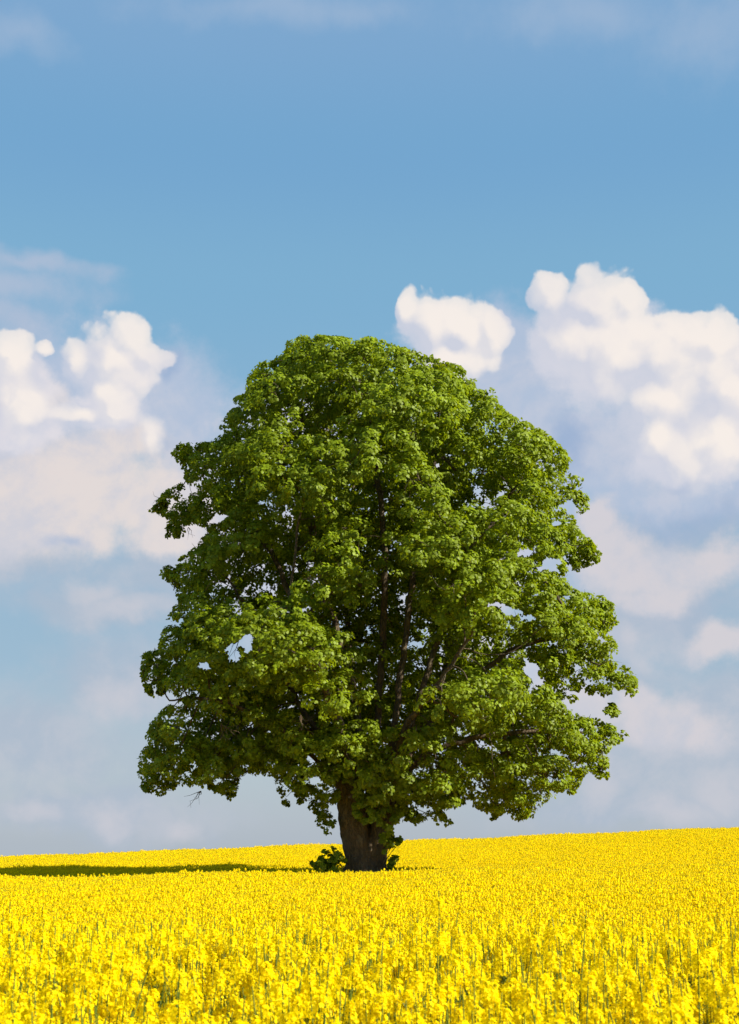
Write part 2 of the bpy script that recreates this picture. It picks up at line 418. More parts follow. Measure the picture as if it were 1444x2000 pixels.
# half widths by height, smoothed
zs = np.linspace(PX[:, 1].min(), PX[:, 1].max(), 80)
xl, xr = [], []
for zz in zs:
    xx = np.linspace(-12, 12, 300); i_ = poly_in(xx, np.full(300, zz))
    xl.append(xx[i_].min() if i_.any() else BX); xr.append(xx[i_].max() if i_.any() else BX)
ker = np.hanning(13); ker /= ker.sum()
sm = lambda a: np.convolve(np.pad(a, 6, mode='edge'), ker, mode='valid')
xl, xr = sm(np.array(xl)), sm(np.array(xr))
def env(z): return np.interp(z, zs, (xl + xr) / 2), np.interp(z, zs, (xr - xl) / 2) + 0.3
S1 = TD / F                                  # metres per photograph pixel at the tree (about)
HOLES = [(470,1262,40,17,-38),(1076,1101,36,18,0),(1018,1078,24,10,0),(995,1190,52,10,20),(1038,1308,26,20,30),(430,1012,26,8,-15),(612,1478,14,10,0),(405,1300,18,9,0),(1090,1020,12,6,0)]
CLEFT = [(752,1310,34,200),(800,1300,45,120),(745,1060,22,110),(840,1460,70,34),(600,1120,60,18),(690,1250,40,30),(520,1180,70,20),(905,1010,70,20),(430,1440,60,30),(640,890,60,18),(560,1400,60,20),(960,1290,50,22),(1000,1480,40,20)]
def in_holes(x, z):
    r = np.zeros(np.shape(x), bool)
    for (px, py, rx, ry, ro) in HOLES:
        cx, cz = wxz(px, py); a = math.radians(-ro)
        dx, dz = x - cx, z - cz
        u = (dx * math.cos(a) + dz * math.sin(a)) / (rx * S1); v = (-dx * math.sin(a) + dz * math.cos(a)) / (ry * S1)
        r |= u * u + v * v < 0.85 + 0.40 * np.sin(7.3 * dx + 3 * dz + px) + 0.35 * np.sin(9.1 * dz - 5 * dx + py) + 0.2 * np.sin(19 * dx + 14 * dz)
    return r
def in_cleft(x, z):
    r = np.zeros(np.shape(x), bool)
    for (px, py, rx, ry) in CLEFT:
        cx, cz = wxz(px, py)
        r |= ((x - cx) / (rx * S1 + .35)) ** 2 + ((z - cz) / (ry * S1 + .35)) ** 2 < 1
    return r

# --- foliage pads
pads = []       # x, y(offset from trunk), z, radius
# pads along the outline
per = 0; seg = np.roll(PX, -1, 0) - PX; L = np.linalg.norm(seg, axis=1); cum = np.concatenate([[0], np.cumsum(L)])
s_ = 0.0
while s_ < cum[-1]:
    i = np.searchsorted(cum, s_, side='right') - 1; i = min(i, len(PX) - 1)
    p = PX[i] + seg[i] * ((s_ - cum[i]) / (L[i] + 1e-9)); nrm = np.array([-seg[i][1], seg[i][0]]) / (L[i] + 1e-9)
    if not poly_in(p[0] + nrm[0] * .1, p[1] + nrm[1] * .1): nrm = -nrm
    r = rng.uniform(0.38, 0.62)
    c = p + nrm * r * 0.95
    if poly_in(c[0], c[1]): pads.append((c[0], rng.normal(0, 0.6), c[1], r))
    s_ += rng.uniform(0.55, 0.85)
    # a second row farther in
    if rng.random() < .55:
        c = p + nrm * (r + rng.uniform(.5, .9))
        if poly_in(c[0], c[1]): pads.append((c[0], rng.normal(0, 1.0), c[1], rng.uniform(.5, .8)))
tries = 0; target = len(pads) + 640
while len(pads) < target and tries < 60000:
    tries += 1
    z = rng.uniform(PX[:, 1].min(), PX[:, 1].max()); cx, w = env(z); dpt = 0.92 * w
    u, v = rng.uniform(-1, 1, 2); rr = math.hypot(u, v)
    if rr > 1: continue
    if rr < 0.62 and rng.random() > 0.38: continue
    x = cx + u * w; y = v * dpt
    if not poly_in(x, z): continue
    db = float(poly_dist(x, z))
    if abs(y) > 0.7 + 2.0 * db: continue
    r = min(rng.uniform(0.75, 1.25), db + 0.1)
    if r < 0.4: continue
    if y < 1.5 and in_cleft(x, z) and rr > .3: continue
    if y < 0 and in_cleft(x + .3, z) | in_cleft(x - .3, z) | in_cleft(x, z + .3) | in_cleft(x, z - .3): continue
    if z < EYE + 1.2 and abs(x - BX) < 1.4 and y < 0: continue
    a = np.array([(q[0], q[1], q[2]) for q in pads[-900:]])
    dd = np.sqrt(((a - np.array([x, y, z])) ** 2 * np.array([1, 1, 1.7])).sum(1)).min()
    if dd < 1.12 * min(1, r + .2): continue
    pads.append((x, y, z, r))
# ends of the outer boughs
for (px, py, r) in [(1228,1335,.42),(1205,1325,.42),(1235,1352,.3),(1180,1320,.5),(1203,1385,.3),(1185,1392,.3),(1188,1375,.28),(1212,1438,.34),(1190,1432,.42),(1160,1420,.5),(1130,1412,.45),(1165,1088,.36),
                    (1145,1095,.42),(1130,1075,.5),(1115,1100,.3),(1105,1070,.5),(1140,1045,.4),(1195,1190,.4),(1175,1200,.5),(1180,1180,.4),(1195,1215,.3),(1135,980,.4),(1120,960,.4),(1178,1508,.28),(1170,1495,.3),
                    (310,998,.3),(325,985,.4),(345,1040,.34),(335,1030,.3),(350,878,.36),(375,880,.45),(400,880,.5),(300,1270,.25),(290,1310,.36),(300,1290,.3),(298,1345,.36),(318,1350,.4),(290,1540,.34),(310,1530,.4),(430,1548,.4),(455,1545,.34),(330,1125,.36),(345,1112,.4)]:
    x, z = wxz(px, py); pads.append((x, rng.normal(0, .25), z, r))
# the low skirt of the crown
k0_ = len(pads); tries = 0
while len(pads) < k0_ + 150 and tries < 6000:
    tries += 1
    py_ = rng.uniform(1400, 1610); px_ = rng.uniform(280, 1200); x, z = wxz(px_, py_)
    if not poly_in(x, z): continue
    db = float(poly_dist(x, z)); r = min(rng.uniform(.5, .9), db + .12)
    if r < .3: continue
    y = rng.uniform(-1, 1) * (1.0 + 2.2 * db) * (1.0 if abs(x - BX) > 1.6 else 0.0) + (rng.choice([-2.6, 2.2]) if abs(x - BX) <= 1.6 else 0)
    if abs(x - BX) <= 1.6 and py_ > 1530 and y < 0: continue
    if abs(y) > 7: continue
    a = np.array([(q[0], q[1], q[2]) for q in pads])
    if np.sqrt(((a - np.array([x, y, z])) ** 2).sum(1)).min() < .62: continue
    pads.append((x, y, z, r))
# shoots that hang round the trunk
for (px, py, dy, r) in [(640,1560,-.2,.45),(645,1600,-.3,.4),(625,1575,0,.4),(655,1530,-.6,.55),(690,1490,-1.7,.6),(655,1565,-.9,.36),(650,1615,-.7,.3),(705,1600,-1.4,.24),(725,1605,-1.5,.3),(745,1600,-1.45,.34),(690,1560,-1.7,.3),(715,1540,-2.0,.45),(668,1550,-1.4,.3),(725,1500,-1.9,.65),(700,1540,-1.6,.38),(715,1570,-1.5,.33),(705,1592,-1.4,.25),
                        (745,1540,-1.5,.5),(770,1560,-1.0,.5),(760,1590,-1.3,.38),(748,1640,-1.25,.26),(775,1585,-.5,.4),(765,1650,-.9,.2),(660,1470,-1.8,.55),(650,1510,-1.6,.42),(780,1520,-1.8,.6),(700,1505,-2.1,.55),(735,1515,-2.0,.6),(720,1550,-1.7,.42),(698,1575,-1.5,.26),(740,1575,-1.5,.36),(752,1610,-1.3,.26),(685,1530,-1.7,.3),(755,1500,-2.2,.6),(670,1440,-2.6,.7),(625,1470,-2.2,.65),(640,1500,-2.0,.6),(660,1520,-1.9,.4),(710,1530,-2.1,.5),(790,1545,-1.6,.6),(770,1530,-2.0,.5),(810,1540,-1.4,.6),(840,1560,-.8,.6),(720,1590,-1.6,.3),(758,1625,-1.35,.26),(735,1555,-1.9,.4),(775,1605,-.9,.35),(600,1490,-1.5,.7),(800,1570,0,.5),(600,1540,0,.5)]:
    p = at(px, py, TD); pads.append((p.x, dy, p.z, r))
pads = np.array(pads)

# --- leaves: every pad is a heap of small tufts, every tuft a ball of hanging leaves
def trimmed(p):
    q = TD / (TD + p[:, 1]); x = p[:, 0] * q; z = EYE + (p[:, 2] - EYE) * q
    return poly_in(x, z) & ~in_holes(x, z)

def foliage(P, per_area, seed, leaf=(0.085, 0.145), clip=True, flat=0.72, nleaf=40, trad=(0.16, 0.29)):
    R = np.random.default_rng(seed)
    ns = np.maximum(3, (per_area * P[:, 3] ** 2).astype(int))
    idx = np.repeat(np.arange(len(P)), ns); n = len(idx)
    c = P[idx, :3]; r = P[idx, 3]
    out_ = c - np.array([BX, 0, 0]); out_[:, 2] = 0.0; out_ /= np.linalg.norm(out_, axis=1)[:, None] + 1e-6
    d = R.normal(size=(n, 3)); d /= np.linalg.norm(d, axis=1)[:, None]
    low_ = (d[:, 2] < -0.2) | ((d * out_).sum(1) < -0.5)
    flip = low_ & (R.random(n) < 0.75)
    d[flip] = -d[flip]
    rad_ = np.where(R.random(n) < .8, R.uniform(0.72, 1.0, n), R.uniform(.2, .7, n))
    s_ = c + d * (r * rad_)[:, None] * np.array([1.1, 1.1, flat])
    s_[:, 2] -= 0.30 * r * np.maximum(0, (d * out_).sum(1)) ** 2       # droop outwards
    if clip:
        q = TD / (TD + s_[:, 1]); kx = poly_in(s_[:, 0] * q, EYE + (s_[:, 2] - EYE) * q)
        s_, d, out_, r = s_[kx], d[kx], out_[kx], r[kx]; n = len(s_)
    tr = R.uniform(trad[0], trad[1], n) * np.clip(r / .55, .5, 1.1)
    tdir = 0.55 * d + 0.35 * out_ + np.array([0, 0, .30]); tdir /= np.linalg.norm(tdir, axis=1)[:, None]
    ttone = R.normal(0, .18, n)
    # leaves on the tuft
    nl = nleaf; N = n * nl
    e = R.normal(size=(n, nl, 3)); e /= np.linalg.norm(e, axis=2)[..., None]
    dt = (e * tdir[:, None]).sum(2); fl = (dt < -0.15) & (R.random((n, nl)) < .8)
    e = np.where(fl[..., None], -e, e)
    pos = s_[:, None] + e * (tr[:, None] * R.uniform(.45, 1.0, (n, nl)) ** .6)[..., None] * np.array([1.1, 1.1, .85])
    pos = pos.reshape(-1, 3); E_ = e.reshape(-1, 3); T_ = np.repeat(tdir, nl, 0)
    tone_ = np.repeat(ttone, nl) + R.normal(0.5, 0.14, N)
    if clip:
        kx = trimmed(pos); pos, E_, T_, tone_ = pos[kx], E_[kx], T_[kx], tone_[kx]; N = len(pos)
    nor = 0.60 * E_ + 0.45 * T_ + R.normal(0, 0.30, (N, 3)); nor[:, 2] += 0.12
    nor /= np.linalg.norm(nor, axis=1)[:, None]
    tip = R.normal(0, 0.5, (N, 3)) + 0.4 * E_; tip[:, 2] -= 0.9
    tip -= nor * (tip * nor).sum(1)[:, None]; tip /= np.linalg.norm(tip, axis=1)[:, None] + 1e-6
    wid = np.cross(nor, tip)
    sz = R.uniform(leaf[0], leaf[1], N)[:, None]
    fold = sz * 0.16 * nor
    a = pos; b1 = pos + tip * sz * 0.28 + wid * sz * 0.50 - fold; b2 = pos + tip * sz * 0.74 + wid * sz * 0.36 - fold * .7
    g = pos + tip * sz * 1.05 - fold * .6; c2 = pos + tip * sz * 0.74 - wid * sz * 0.36 - fold * .7; c1 = pos + tip * sz * 0.28 - wid * sz * 0.50 - fold
    V = np.stack([a, b1, b2, g, c2, c1], 1).reshape(-1, 3)
    o = np.arange(N)[:, None] * 6
    Q = np.concatenate([o + np.array([0, 1, 2, 3]), o + np.array([0, 3, 4, 5])], 1).reshape(-1, 4)
    return V, Q, np.repeat(np.clip(tone_, 0, 1), 2)

root = empty('linden_tree', (BX, TD, BZ))
tag(root, 'lone linden tree with dense green crown and short thick trunk standing in the yellow field', 'tree')
def loc(V): return V - np.array([BX, 0, BZ])          # pads are kept with y measured from the trunk
V, Q, tone = foliage(pads, 16.5, 5)
crown = obj('crown', mesh_np('crown', loc(V), Q, M_leaf, False, {'tone': tone}), root)
print('pads', len(pads), 'leaves', len(Q) // 2)

# --- limbs: hand-laid main stems, then branches grown towards the pads (space colonisation)
def wp(px, py, dy): p = at(px, py, TD); return np.array([p.x, dy, p.z])
MAIN = [
 [(690,1640,0),(682,1580,-.1),(662,1530,-.3),(630,1495,-.6),(570,1440,-1.2),(480,1390,-1.6),(380,1370,-1.8)],
 [(700,1630,0),(700,1560,-.1),(705,1470,0),(690,1350,.2),(650,1200,.3),(610,1050,.2),(590,900,0),(590,770,0)],
 [(715,1630,.1),(722,1540,.2),(738,1400,.3),(748,1250,.2),(752,1100,.1),(740,950,0),(715,820,0),(700,730,0)],
 [(735,1630,0),(748,1550,.1),(768,1440,-.2),(782,1330,-.4),(795,1220,-.4),(815,1080,-.3),(845,930,0),(860,800,0)],
 [(745,1630,0),(764,1560,-.1),(798,1440,-.4),(830,1330,-.6),(868,1220,-.5),(920,1100,0),(980,990,.2),(1030,920,0)],
 [(750,1620,0),(775,1540,0),(830,1480,-.8),(900,1450,-1.2),(980,1440,-1.4),(1080,1430,-1.2),(1150,1440,-1)],
 [(740,1620,-.3),(752,1540,-1.0),(790,1430,-2.4),(850,1350,-3.8),(900,1280,-4.6)],
 [(705,1620,-.3),(690,1530,-1.2),(660,1420,-2.8),(620,1320,-4.2),(580,1220,-5.0)],
 [(725,1620,.5),(720,1520,1.4),(700,1400,3.0),(680,1250,4.6),(670,1050,5.0)],
 [(740,1620,.5),(780,1500,1.6),(840,1380,3.4),(900,1220,4.8)],
 [(690,1600,0),(650,1480,.2),(590,1380,.4),(520,1260,.4),(460,1150,.2),(400,1080,0)],
 [(755,1600,.2),(810,1460,.5),(900,1350,.6),(1000,1270,.4),(1100,1240,.2)],
 [(700,1600,0),(680,1450,-.3),(610,1280,-.6),(540,1100,-.4),(470,1000,-.2),(400,920,0)]]
nodes = []; parent = []; limb_of = []
for li, ch in enumerate(MAIN):
    pts = [wp(*p) for p in ch]
    dense = []
    for i in range(len(pts) - 1):
        p0 = pts[max(i - 1, 0)]; p1 = pts[i]; p2 = pts[i + 1]; p3 = pts[min(i + 2, len(pts) - 1)]
        m = max(2, int(np.linalg.norm(p2 - p1) / 0.32))
        for t in np.linspace(0, 1, m, endpoint=False):
            dense.append(0.5 * ((2 * p1) + (-p0 + p2) * t + (2 * p0 - 5 * p1 + 4 * p2 - p3) * t * t + (-p0 + 3 * p1 - 3 * p2 + p3) * t**3))
    dense.append(pts[-1])
    prev = -1
    for j, p in enumerate(dense):
        jit = rng.normal(0, 0.03, 3) if j > 2 else 0
        nodes.append(p + jit); parent.append(prev); limb_of.append(li); prev = len(nodes) - 1
n_main = len(nodes)
att = []
for p in pads:
    m = 3 if p[3] < .55 else 7
    d = rng.normal(size=(m, 3)); d /= np.linalg.norm(d, axis=1)[:, None]
    att.append(p[:3] + d * p[3] * rng.uniform(0.1, 0.85, (m, 1)) * np.array([1, 1, .7]))
att = np.concatenate(att)
att = att[trimmed(att)]
nodes_a = np.zeros((60000, 3)); nodes_a[:n_main] = nodes; nn = n_main
def nearest(A, B):
    d = ((A[:, None] - B[None]) ** 2).sum(-1); j = d.argmin(1); return j, d[np.arange(len(A)), j]
ni, nd = nearest(att, nodes_a[:nn]); alive = np.ones(len(att), bool)
STEP = 0.34
for it in range(90):
    act = alive & (nd > 0.0)
    if not act.any(): break
    order = np.unique(ni[act]); new = []
    for q in order:
        mk = act & (ni == q); v = att[mk] - nodes_a[q]; v /= np.linalg.norm(v, axis=1)[:, None] + 1e-6
        g = v.sum(0); pq = parent[q]
        if pq >= 0:
            pd = nodes_a[q] - nodes_a[pq]; g = g / (np.linalg.norm(g) + 1e-6) + 0.45 * pd / (np.linalg.norm(pd) + 1e-6)
        g = g / (np.linalg.norm(g) + 1e-6) + rng.normal(0, 0.10, 3)
        g /= np.linalg.norm(g)
        new.append((q, nodes_a[q] + g * STEP))
    s0 = nn
    for q, p in new:
        if nn >= 59990: break
        nodes_a[nn] = p; parent.append(q); limb_of.append(limb_of[q]); nn += 1
    j, d = nearest(att[alive], nodes_a[s0:nn]); ia = np.where(alive)[0]
    up = d < nd[ia]; nd[ia[up]] = d[up]; ni[ia[up]] = j[up] + s0
    # attractors reached, and those that no longer draw closer, are spent
    alive &= ~(nd < 0.30 ** 2)
    if nn >= 59990: break
nodes_a = nodes_a[:nn]; parent = np.array(parent[:nn]); limb_of = np.array(limb_of[:nn])
print('branch nodes', nn)
kids = [[] for _ in range(nn)]
for i, p in enumerate(parent):
    if p >= 0: kids[p].append(i)
rad = np.zeros(nn); EXP = 2.35
for i in range(nn - 1, -1, -1):
    pass
order = []; stack = [i for i in range(nn) if parent[i] < 0]
while stack:
    q = stack.pop(); order.append(q); stack.extend(kids[q])
for q in reversed(order):
    rad[q] = 0.009 if not kids[q] else (sum(rad[c] ** EXP for c in kids[q])) ** (1 / EXP) + 0.0004
rad = np.minimum(rad, 0.46)
for li in range(len(MAIN)):
    acc = Acc()
    starts = [i for i in range(nn) if limb_of[i] == li and (parent[i] < 0 or limb_of[parent[i]] != li)]
    st = [(s, -1) for s in starts]
    outside = ~trimmed(nodes_a) & (rad < .05) if li == 0 else outside
    while st:
        s, pa = st.pop(); chain = [pa] if pa >= 0 else []; q = s
        while True:
            chain.append(q)
            if not kids[q] or outside[q]: break
            ks = sorted(kids[q], key=lambda c: -rad[c])
            for o_ in ks[1:]: st.append((o_, q))
            q = ks[0]
        if len(chain) < 2: continue
        r = rad[chain].copy()
        if outside[chain[-1]]: r[-3:] *= np.linspace(1, .15, len(r[-3:]))
        if pa >= 0: r[0] = min(r[0], r[1] * 1.25)
        rm = r.max()
        v, f = tube(nodes_a[chain], r, 10 if rm > .12 else (6 if rm > .03 else 4))
        acc.add(v, f)
    Vb, Qb, _ = acc.out()
    obj('limb', mesh_np('limb', loc(Vb), Qb, M_bark, True), root)

# --- trunk: fused lobes, voxel-remeshed
acc = Acc()
def lobe(pts, rads, sides=20):
    P_ = np.array([wp(*p) for p in pts]); 
    tt = np.linspace(0, len(P_) - 1, 26); PP = np.stack([np.interp(tt, range(len(P_)), P_[:, k_]) for k_ in range(3)], 1); RR = np.interp(tt, range(len(P_)), rads)
    v, f = tube(PP, RR, sides)
    # close the ends
    n0 = len(v); v = np.concatenate([v, PP[:1] - [0, 0, .05], PP[-1:]])
    caps = [(n0, (j + 1) % sides, j, n0) for j in range(sides)]
    l0 = 25 * sides
    tri = np.array([(n0, (j + 1) % sides, j) for j in range(sides)] + [(n0 + 1, l0 + j, l0 + (j + 1) % sides) for j in range(sides)])
    return v, f, tri
bm_v, bm_f = [], []
def addlobe(pts, rads):
    v, f, t = lobe(pts, rads); o = sum(len(x) for x in bm_v)
    bm_v.append(v); bm_f.extend((f + o).tolist()); bm_f.extend((t + o).tolist())
GB = 1745
addlobe([(712,GB,0),(714,1690,0),(712,1660,0),(706,1640,.1),(702,1620,.15)], [.95,.66,.66,.60,.40])
addlobe([(690,GB,-.2),(700,1690,-.15),(694,1640,-.15),(689,1600,-.15),(684,1560,-.15),(672,1522,-.3)], [.78,.46,.52,.56,.50,.32])
addlobe([(740,GB,-.2),(732,1690,-.1),(738,1650,-.15),(746,1610,-.1),(754,1570,0),(762,1535,0)], [.66,.44,.42,.40,.34,.28])
addlobe([(720,GB,.4),(722,1680,.4),(728,1620,.7),(736,1570,.7)], [.8,.5,.5,.4])
addlobe([(700,GB,-.6),(712,1690,-.45),(706,1650,-.5),(706,1610,-.45),(708,1560,-.3)], [.6,.30,.26,.22,.2])
tv = loc(np.concatenate(bm_v)); tm = bpy.data.meshes.new('trunk'); tm.from_pydata(tv.tolist(), [], bm_f); tm.materials.append(M_bark)
trunk = obj('trunk', tm, root)
rm_ = trunk.modifiers.new('fuse', 'REMESH'); rm_.mode = 'VOXEL'; rm_.voxel_size = 0.045; rm_.use_smooth_shade = True
sm_ = trunk.modifiers.new('soften', 'SMOOTH'); sm_.factor = 0.6; sm_.iterations = 6
tx = bpy.data.textures.new('bark_relief', 'CLOUDS'); tx.noise_scale = 0.35; tx.noise_depth = 4
dp = trunk.modifiers.new('relief', 'DISPLACE'); dp.texture = tx; dp.strength = 0.15; dp.texture_coords = 'LOCAL'

# --- shoots sprouting at the trunk's foot
def shoot(pts, r):
    P_ = np.array([(at(px, py, TD).x, dy, at(px, py, TD).z, r * s_) for (px, py, dy, s_) in pts])
    V, Q, tone = foliage(P_, 60, int(P_[0, 0] * 1000) % 999 + 5, clip=False, flat=.9, nleaf=22, trad=(.09, .16))
    o = obj('basal_shoot', mesh_np('basal_shoot', loc(V), Q, M_leaf, False, {'tone': tone}), root)
    acc = Acc(); b0 = np.array([BX, -.2, BZ + .5])
    for p in P_:
        b1 = b0 + (p[:3] - b0) * .35
        v, f = tube([b1, (b1 + p[:3]) / 2 + [0, 0, .1], p[:3]], [.02, .015, .008], 5); acc.add(v, f)
    v, f, _ = acc.out(); obj('stem', mesh_np('stem', loc(v), f, M_bark, True), o)
shoot([(655,1678,-.8,1),(638,1686,-.9,1.1),(630,1680,-.9,.9),(645,1672,-.7,1),(660,1690,-.9,1.2),(618,1686,-.7,.6),(622,1692,-.9,.7),(662,1662,-.7,.6),(648,1700,-1,1)], .34)
shoot([(752,1652,-.9,1),(772,1644,-.8,.7),(783,1641,-.8,.5),(762,1636,-.9,.7)], .24)
shoot([(762,1682,-.7,.8),(770,1675,-.7,.6),(762,1692,-.8,.8)], .16)

# --- bare dead twigs
def twig(px, py, dy, dirx, dirz, n=9, ln=0.9):
    acc = Acc(); R = np.random.default_rng(px); p0 = wp(px, py, dy)
    for k_ in range(n):
        a = np.array([dirx, R.normal(0, .3), dirz]) + R.normal(0, .38, 3); a /= np.linalg.norm(a); l = ln * R.uniform(.4, 1)
        q = [p0, p0 + a * l * .4 + R.normal(0, .04, 3), p0 + a * l * .75 + R.normal(0, .07, 3), p0 + a * l + R.normal(0, .1, 3)]
        v, f = tube(q, [.014, .010, .007, .003], 4); acc.add(v, f)
    v, f, _ = acc.out(); obj('bare_twig', mesh_np('bare_twig', loc(v), f, M_bark, True), root)
twig(393, 1545, 0, -.35, -.9, 5, .8); twig(462, 1440, -6.0, .3, -.6, 9, 1.0); twig(325, 985, 0, -.8, .3, 5, .9)
twig(368, 1030, 0, .5, -.7, 3, .6); twig(725, 1560, -1.6, .1, -.5, 9, .5); twig(690, 1520, -2.2, .2, -.6, 9, .5)
twig(470, 1240, 0, -.6, -.7, 6, 1.4); twig(820, 1480, -2.5, -.3, -.5, 6, 1.0); twig(600, 1420, -5.5, .1, -.8, 6, .8)

# ------------------------------------------------------------------ rapeseed
def flower_head(R, h, r, nfl, petal, simple=False):
    """a raceme: open flowers around a short axis, base at the origin; returns petals (V,Q) and axis (V,Q)"""
    k_ = np.arange(nfl); t = (k_ + R.random(nfl)) / nfl
    ang = k_ * 2.399 + R.normal(0, .3, nfl)
    rr = r * (1.0 - 0.62 * t ** 2.2) * R.uniform(.55, 1.1, nfl)
    c = np.stack([np.cos(ang) * rr, np.sin(ang) * rr, h * t + R.normal(0, h * .03, nfl)], 1)
    nor = np.stack([np.cos(ang), np.sin(ang), 0.35 + 1.4 * t ** 2], 1) + R.normal(0, .35, (nfl, 3))
    nor /= np.linalg.norm(nor, axis=1)[:, None]
    u = np.cross(nor, R.normal(size=(nfl, 3))); u /= np.linalg.norm(u, axis=1)[:, None]; w = np.cross(nor, u)
    s = petal * R.uniform(.75, 1.2, nfl)[:, None]
    Vs, Qs = [], []
    if simple:
        V = np.stack([c + u * s, c + w * s + nor * s * .3, c - u * s, c - w * s + nor * s * .3], 1).reshape(-1, 3)
        Q = (np.arange(nfl)[:, None] * 4 + np.arange(4)[None])
    else:
        for a in range(4):
            th = a * math.pi / 2; d = u * math.cos(th) + w * math.sin(th); e = -u * math.sin(th) + w * math.cos(th)
            Vs.append(np.stack([c, c + d * s * .62 + e * s * .42 + nor * s * .28, c + d * s * 1.05 + nor * s * .16, c + d * s * .62 - e * s * .42 + nor * s * .28], 1).reshape(-1, 3))
        V = np.concatenate(Vs); Q = np.arange(len(V)).reshape(-1, 4)
        tv_, tq_ = tube([[0, 0, 0], [0, 0, h * .6], [0, 0, h * 1.02]], [.003, .0025, .004], 4)
        V = np.concatenate([tv_, V]); Q = np.concatenate([tq_, Q + len(tv_)])
    return V, Q

def plant(seed, detail):
    """returns stem (V,Q) and a list of flower heads [(V,Q)], plant base at origin, about CROP tall"""
    R = np.random.default_rng(seed); acc = Acc(); heads = []
    H = CROP * (R.uniform(0.90, 1.06) if detail else R.uniform(.97, 1.03))
    lean = R.normal(0, .05, 2)
    main = np.array([[0, 0, 0], [lean[0] * .3, lean[1] * .3, H * .35], [lean[0] * .7, lean[1] * .7, H * .7], [lean[0] * 1.2, lean[1] * 1.2, H]])
    lo, hi = (0.12, 0.22) if detail else (0.12, 0.20)
    if detail: v, f = tube(main, [.0055, .0048, .0038, .0022], 5); acc.add(v, f)
    else: v, f = tube(main[[0, 2, 3]], [.006, .004, .002], 3); acc.add(v, f)
    tips = [(main[-1], R.uniform(lo, hi * (1.3 if detail and R.random() < .3 else 1)), 1.0)]
    nb = R.integers(4, 8) if detail else R.integers(3, 5)
    for k_ in range(nb):
        a = R.uniform(0, 6.28); zb = H * R.uniform(.45, .78); z1 = H * (R.uniform(.66, .98) if detail else R.uniform(.90, 1.0)); sp = R.uniform(.06, .22)
        p0 = np.array([np.interp(zb, main[:, 2], main[:, 0]), np.interp(zb, main[:, 2], main[:, 1]), zb])
        p2 = np.array([p0[0] + math.cos(a) * sp, p0[1] + math.sin(a) * sp, z1]); p1 = (p0 + p2) / 2 + np.array([math.cos(a), math.sin(a), -.4]) * .03
        v, f = tube([p0, p1, p2], [.0035, .003, .002] if detail else [.003, .0025, .002], 4 if detail else 3); acc.add(v, f)
        tips.append((p2, R.uniform(lo * .7, hi * .85), .85))
    for p, h, s in tips:
        if detail: V, Q = flower_head(R, h * R.uniform(.35, .75), R.uniform(.034, .052) * s, R.integers(54, 74), .0095)
        else: V, Q = flower_head(R, h * .60, .034 * s, 20, .0160, True)
        off = p - np.array([0, 0, h * .85]); V = V + off
        heads.append((V, Q, off))
    if detail:   # narrow clasping leaves low on the stem
        for k_ in range(6):
            z = H * R.uniform(.25, .75); a = R.uniform(0, 6.28); d = np.array([math.cos(a), math.sin(a), .35]); e = np.array([-math.sin(a), math.cos(a), 0]) * .016
            p = np.array([np.interp(z, main[:, 2], main[:, 0]), np.interp(z, main[:, 2], main[:, 1]), z]); l = R.uniform(.07, .14)
            v = np.array([p, p + d * l * .5 + e, p + d * l + [0, 0, -.04], p + d * l * .5 - e]); acc.add(v, [[0, 1, 2, 3]])
    v, f, _ = acc.out()
    return (v, f), heads

def proto_obj(name, seed, detail):
    (sv, sf), heads = plant(seed, detail)
    V = [sv]; Q = [sf]; n = len(sv); mi = [np.zeros(len(sf), int)]; R = np.random.default_rng(seed + 77)
    tone = [np.full(len(sf), .5)]
    for hv, hq, _ in heads:
        V.append(hv); Q.append(hq + n); n += len(hv); mi.append(np.ones(len(hq), int)); tone.append(np.clip(R.normal(.5, .25, len(hq)), 0, 1))
    me = mesh_np(name, np.concatenate(V), np.concatenate(Q), M_stem, False, {'tone': np.concatenate(tone)})
    me.materials.append(M_petal); me.polygons.foreach_set('material_index', np.concatenate(mi).astype(np.int32))
    return obj(name, me, link=False)

near_col = bpy.data.collections.new('near_crop_kinds'); far_col = bpy.data.collections.new('far_crop_kinds')
NV, FV = 12, 10
for i in range(NV): near_col.objects.link(proto_obj('crop_kind_%02d' % i, 100 + i, True))
for i in range(FV): far_col.objects.link(proto_obj('crop_kind_%02d' % (50 + i), 300 + i, False))

# individual plants in the front rows
kinds = []
for i in range(NV):
    (sv, sf), heads = plant(100 + i, True); R = np.random.default_rng(900 + i)
    ms = mesh_np('stem', sv, sf, M_stem, False, {'tone': np.full(len(sf), .5)})
    mh = [(mesh_np('flower_head', hv - off, hq, M_petal, False, {'tone': np.clip(R.normal(.5, .25, len(hq)), 0, 1)}), off) for hv, hq, off in heads]
    kinds.append((ms, mh))

def scatter(d0, d1, dens, half, margin=0.0, seed=1):
    R = np.random.default_rng(seed); pts = []
    area = 0
    n = int(dens * (d1 - d0) * 2 * (half * d1 + margin))
    y = R.uniform(d0, d1, n); x = R.uniform(-1, 1, n) * (half * d1 + margin)
    kx = np.abs(x) < half * y + margin
    return x[kx], y[kx]

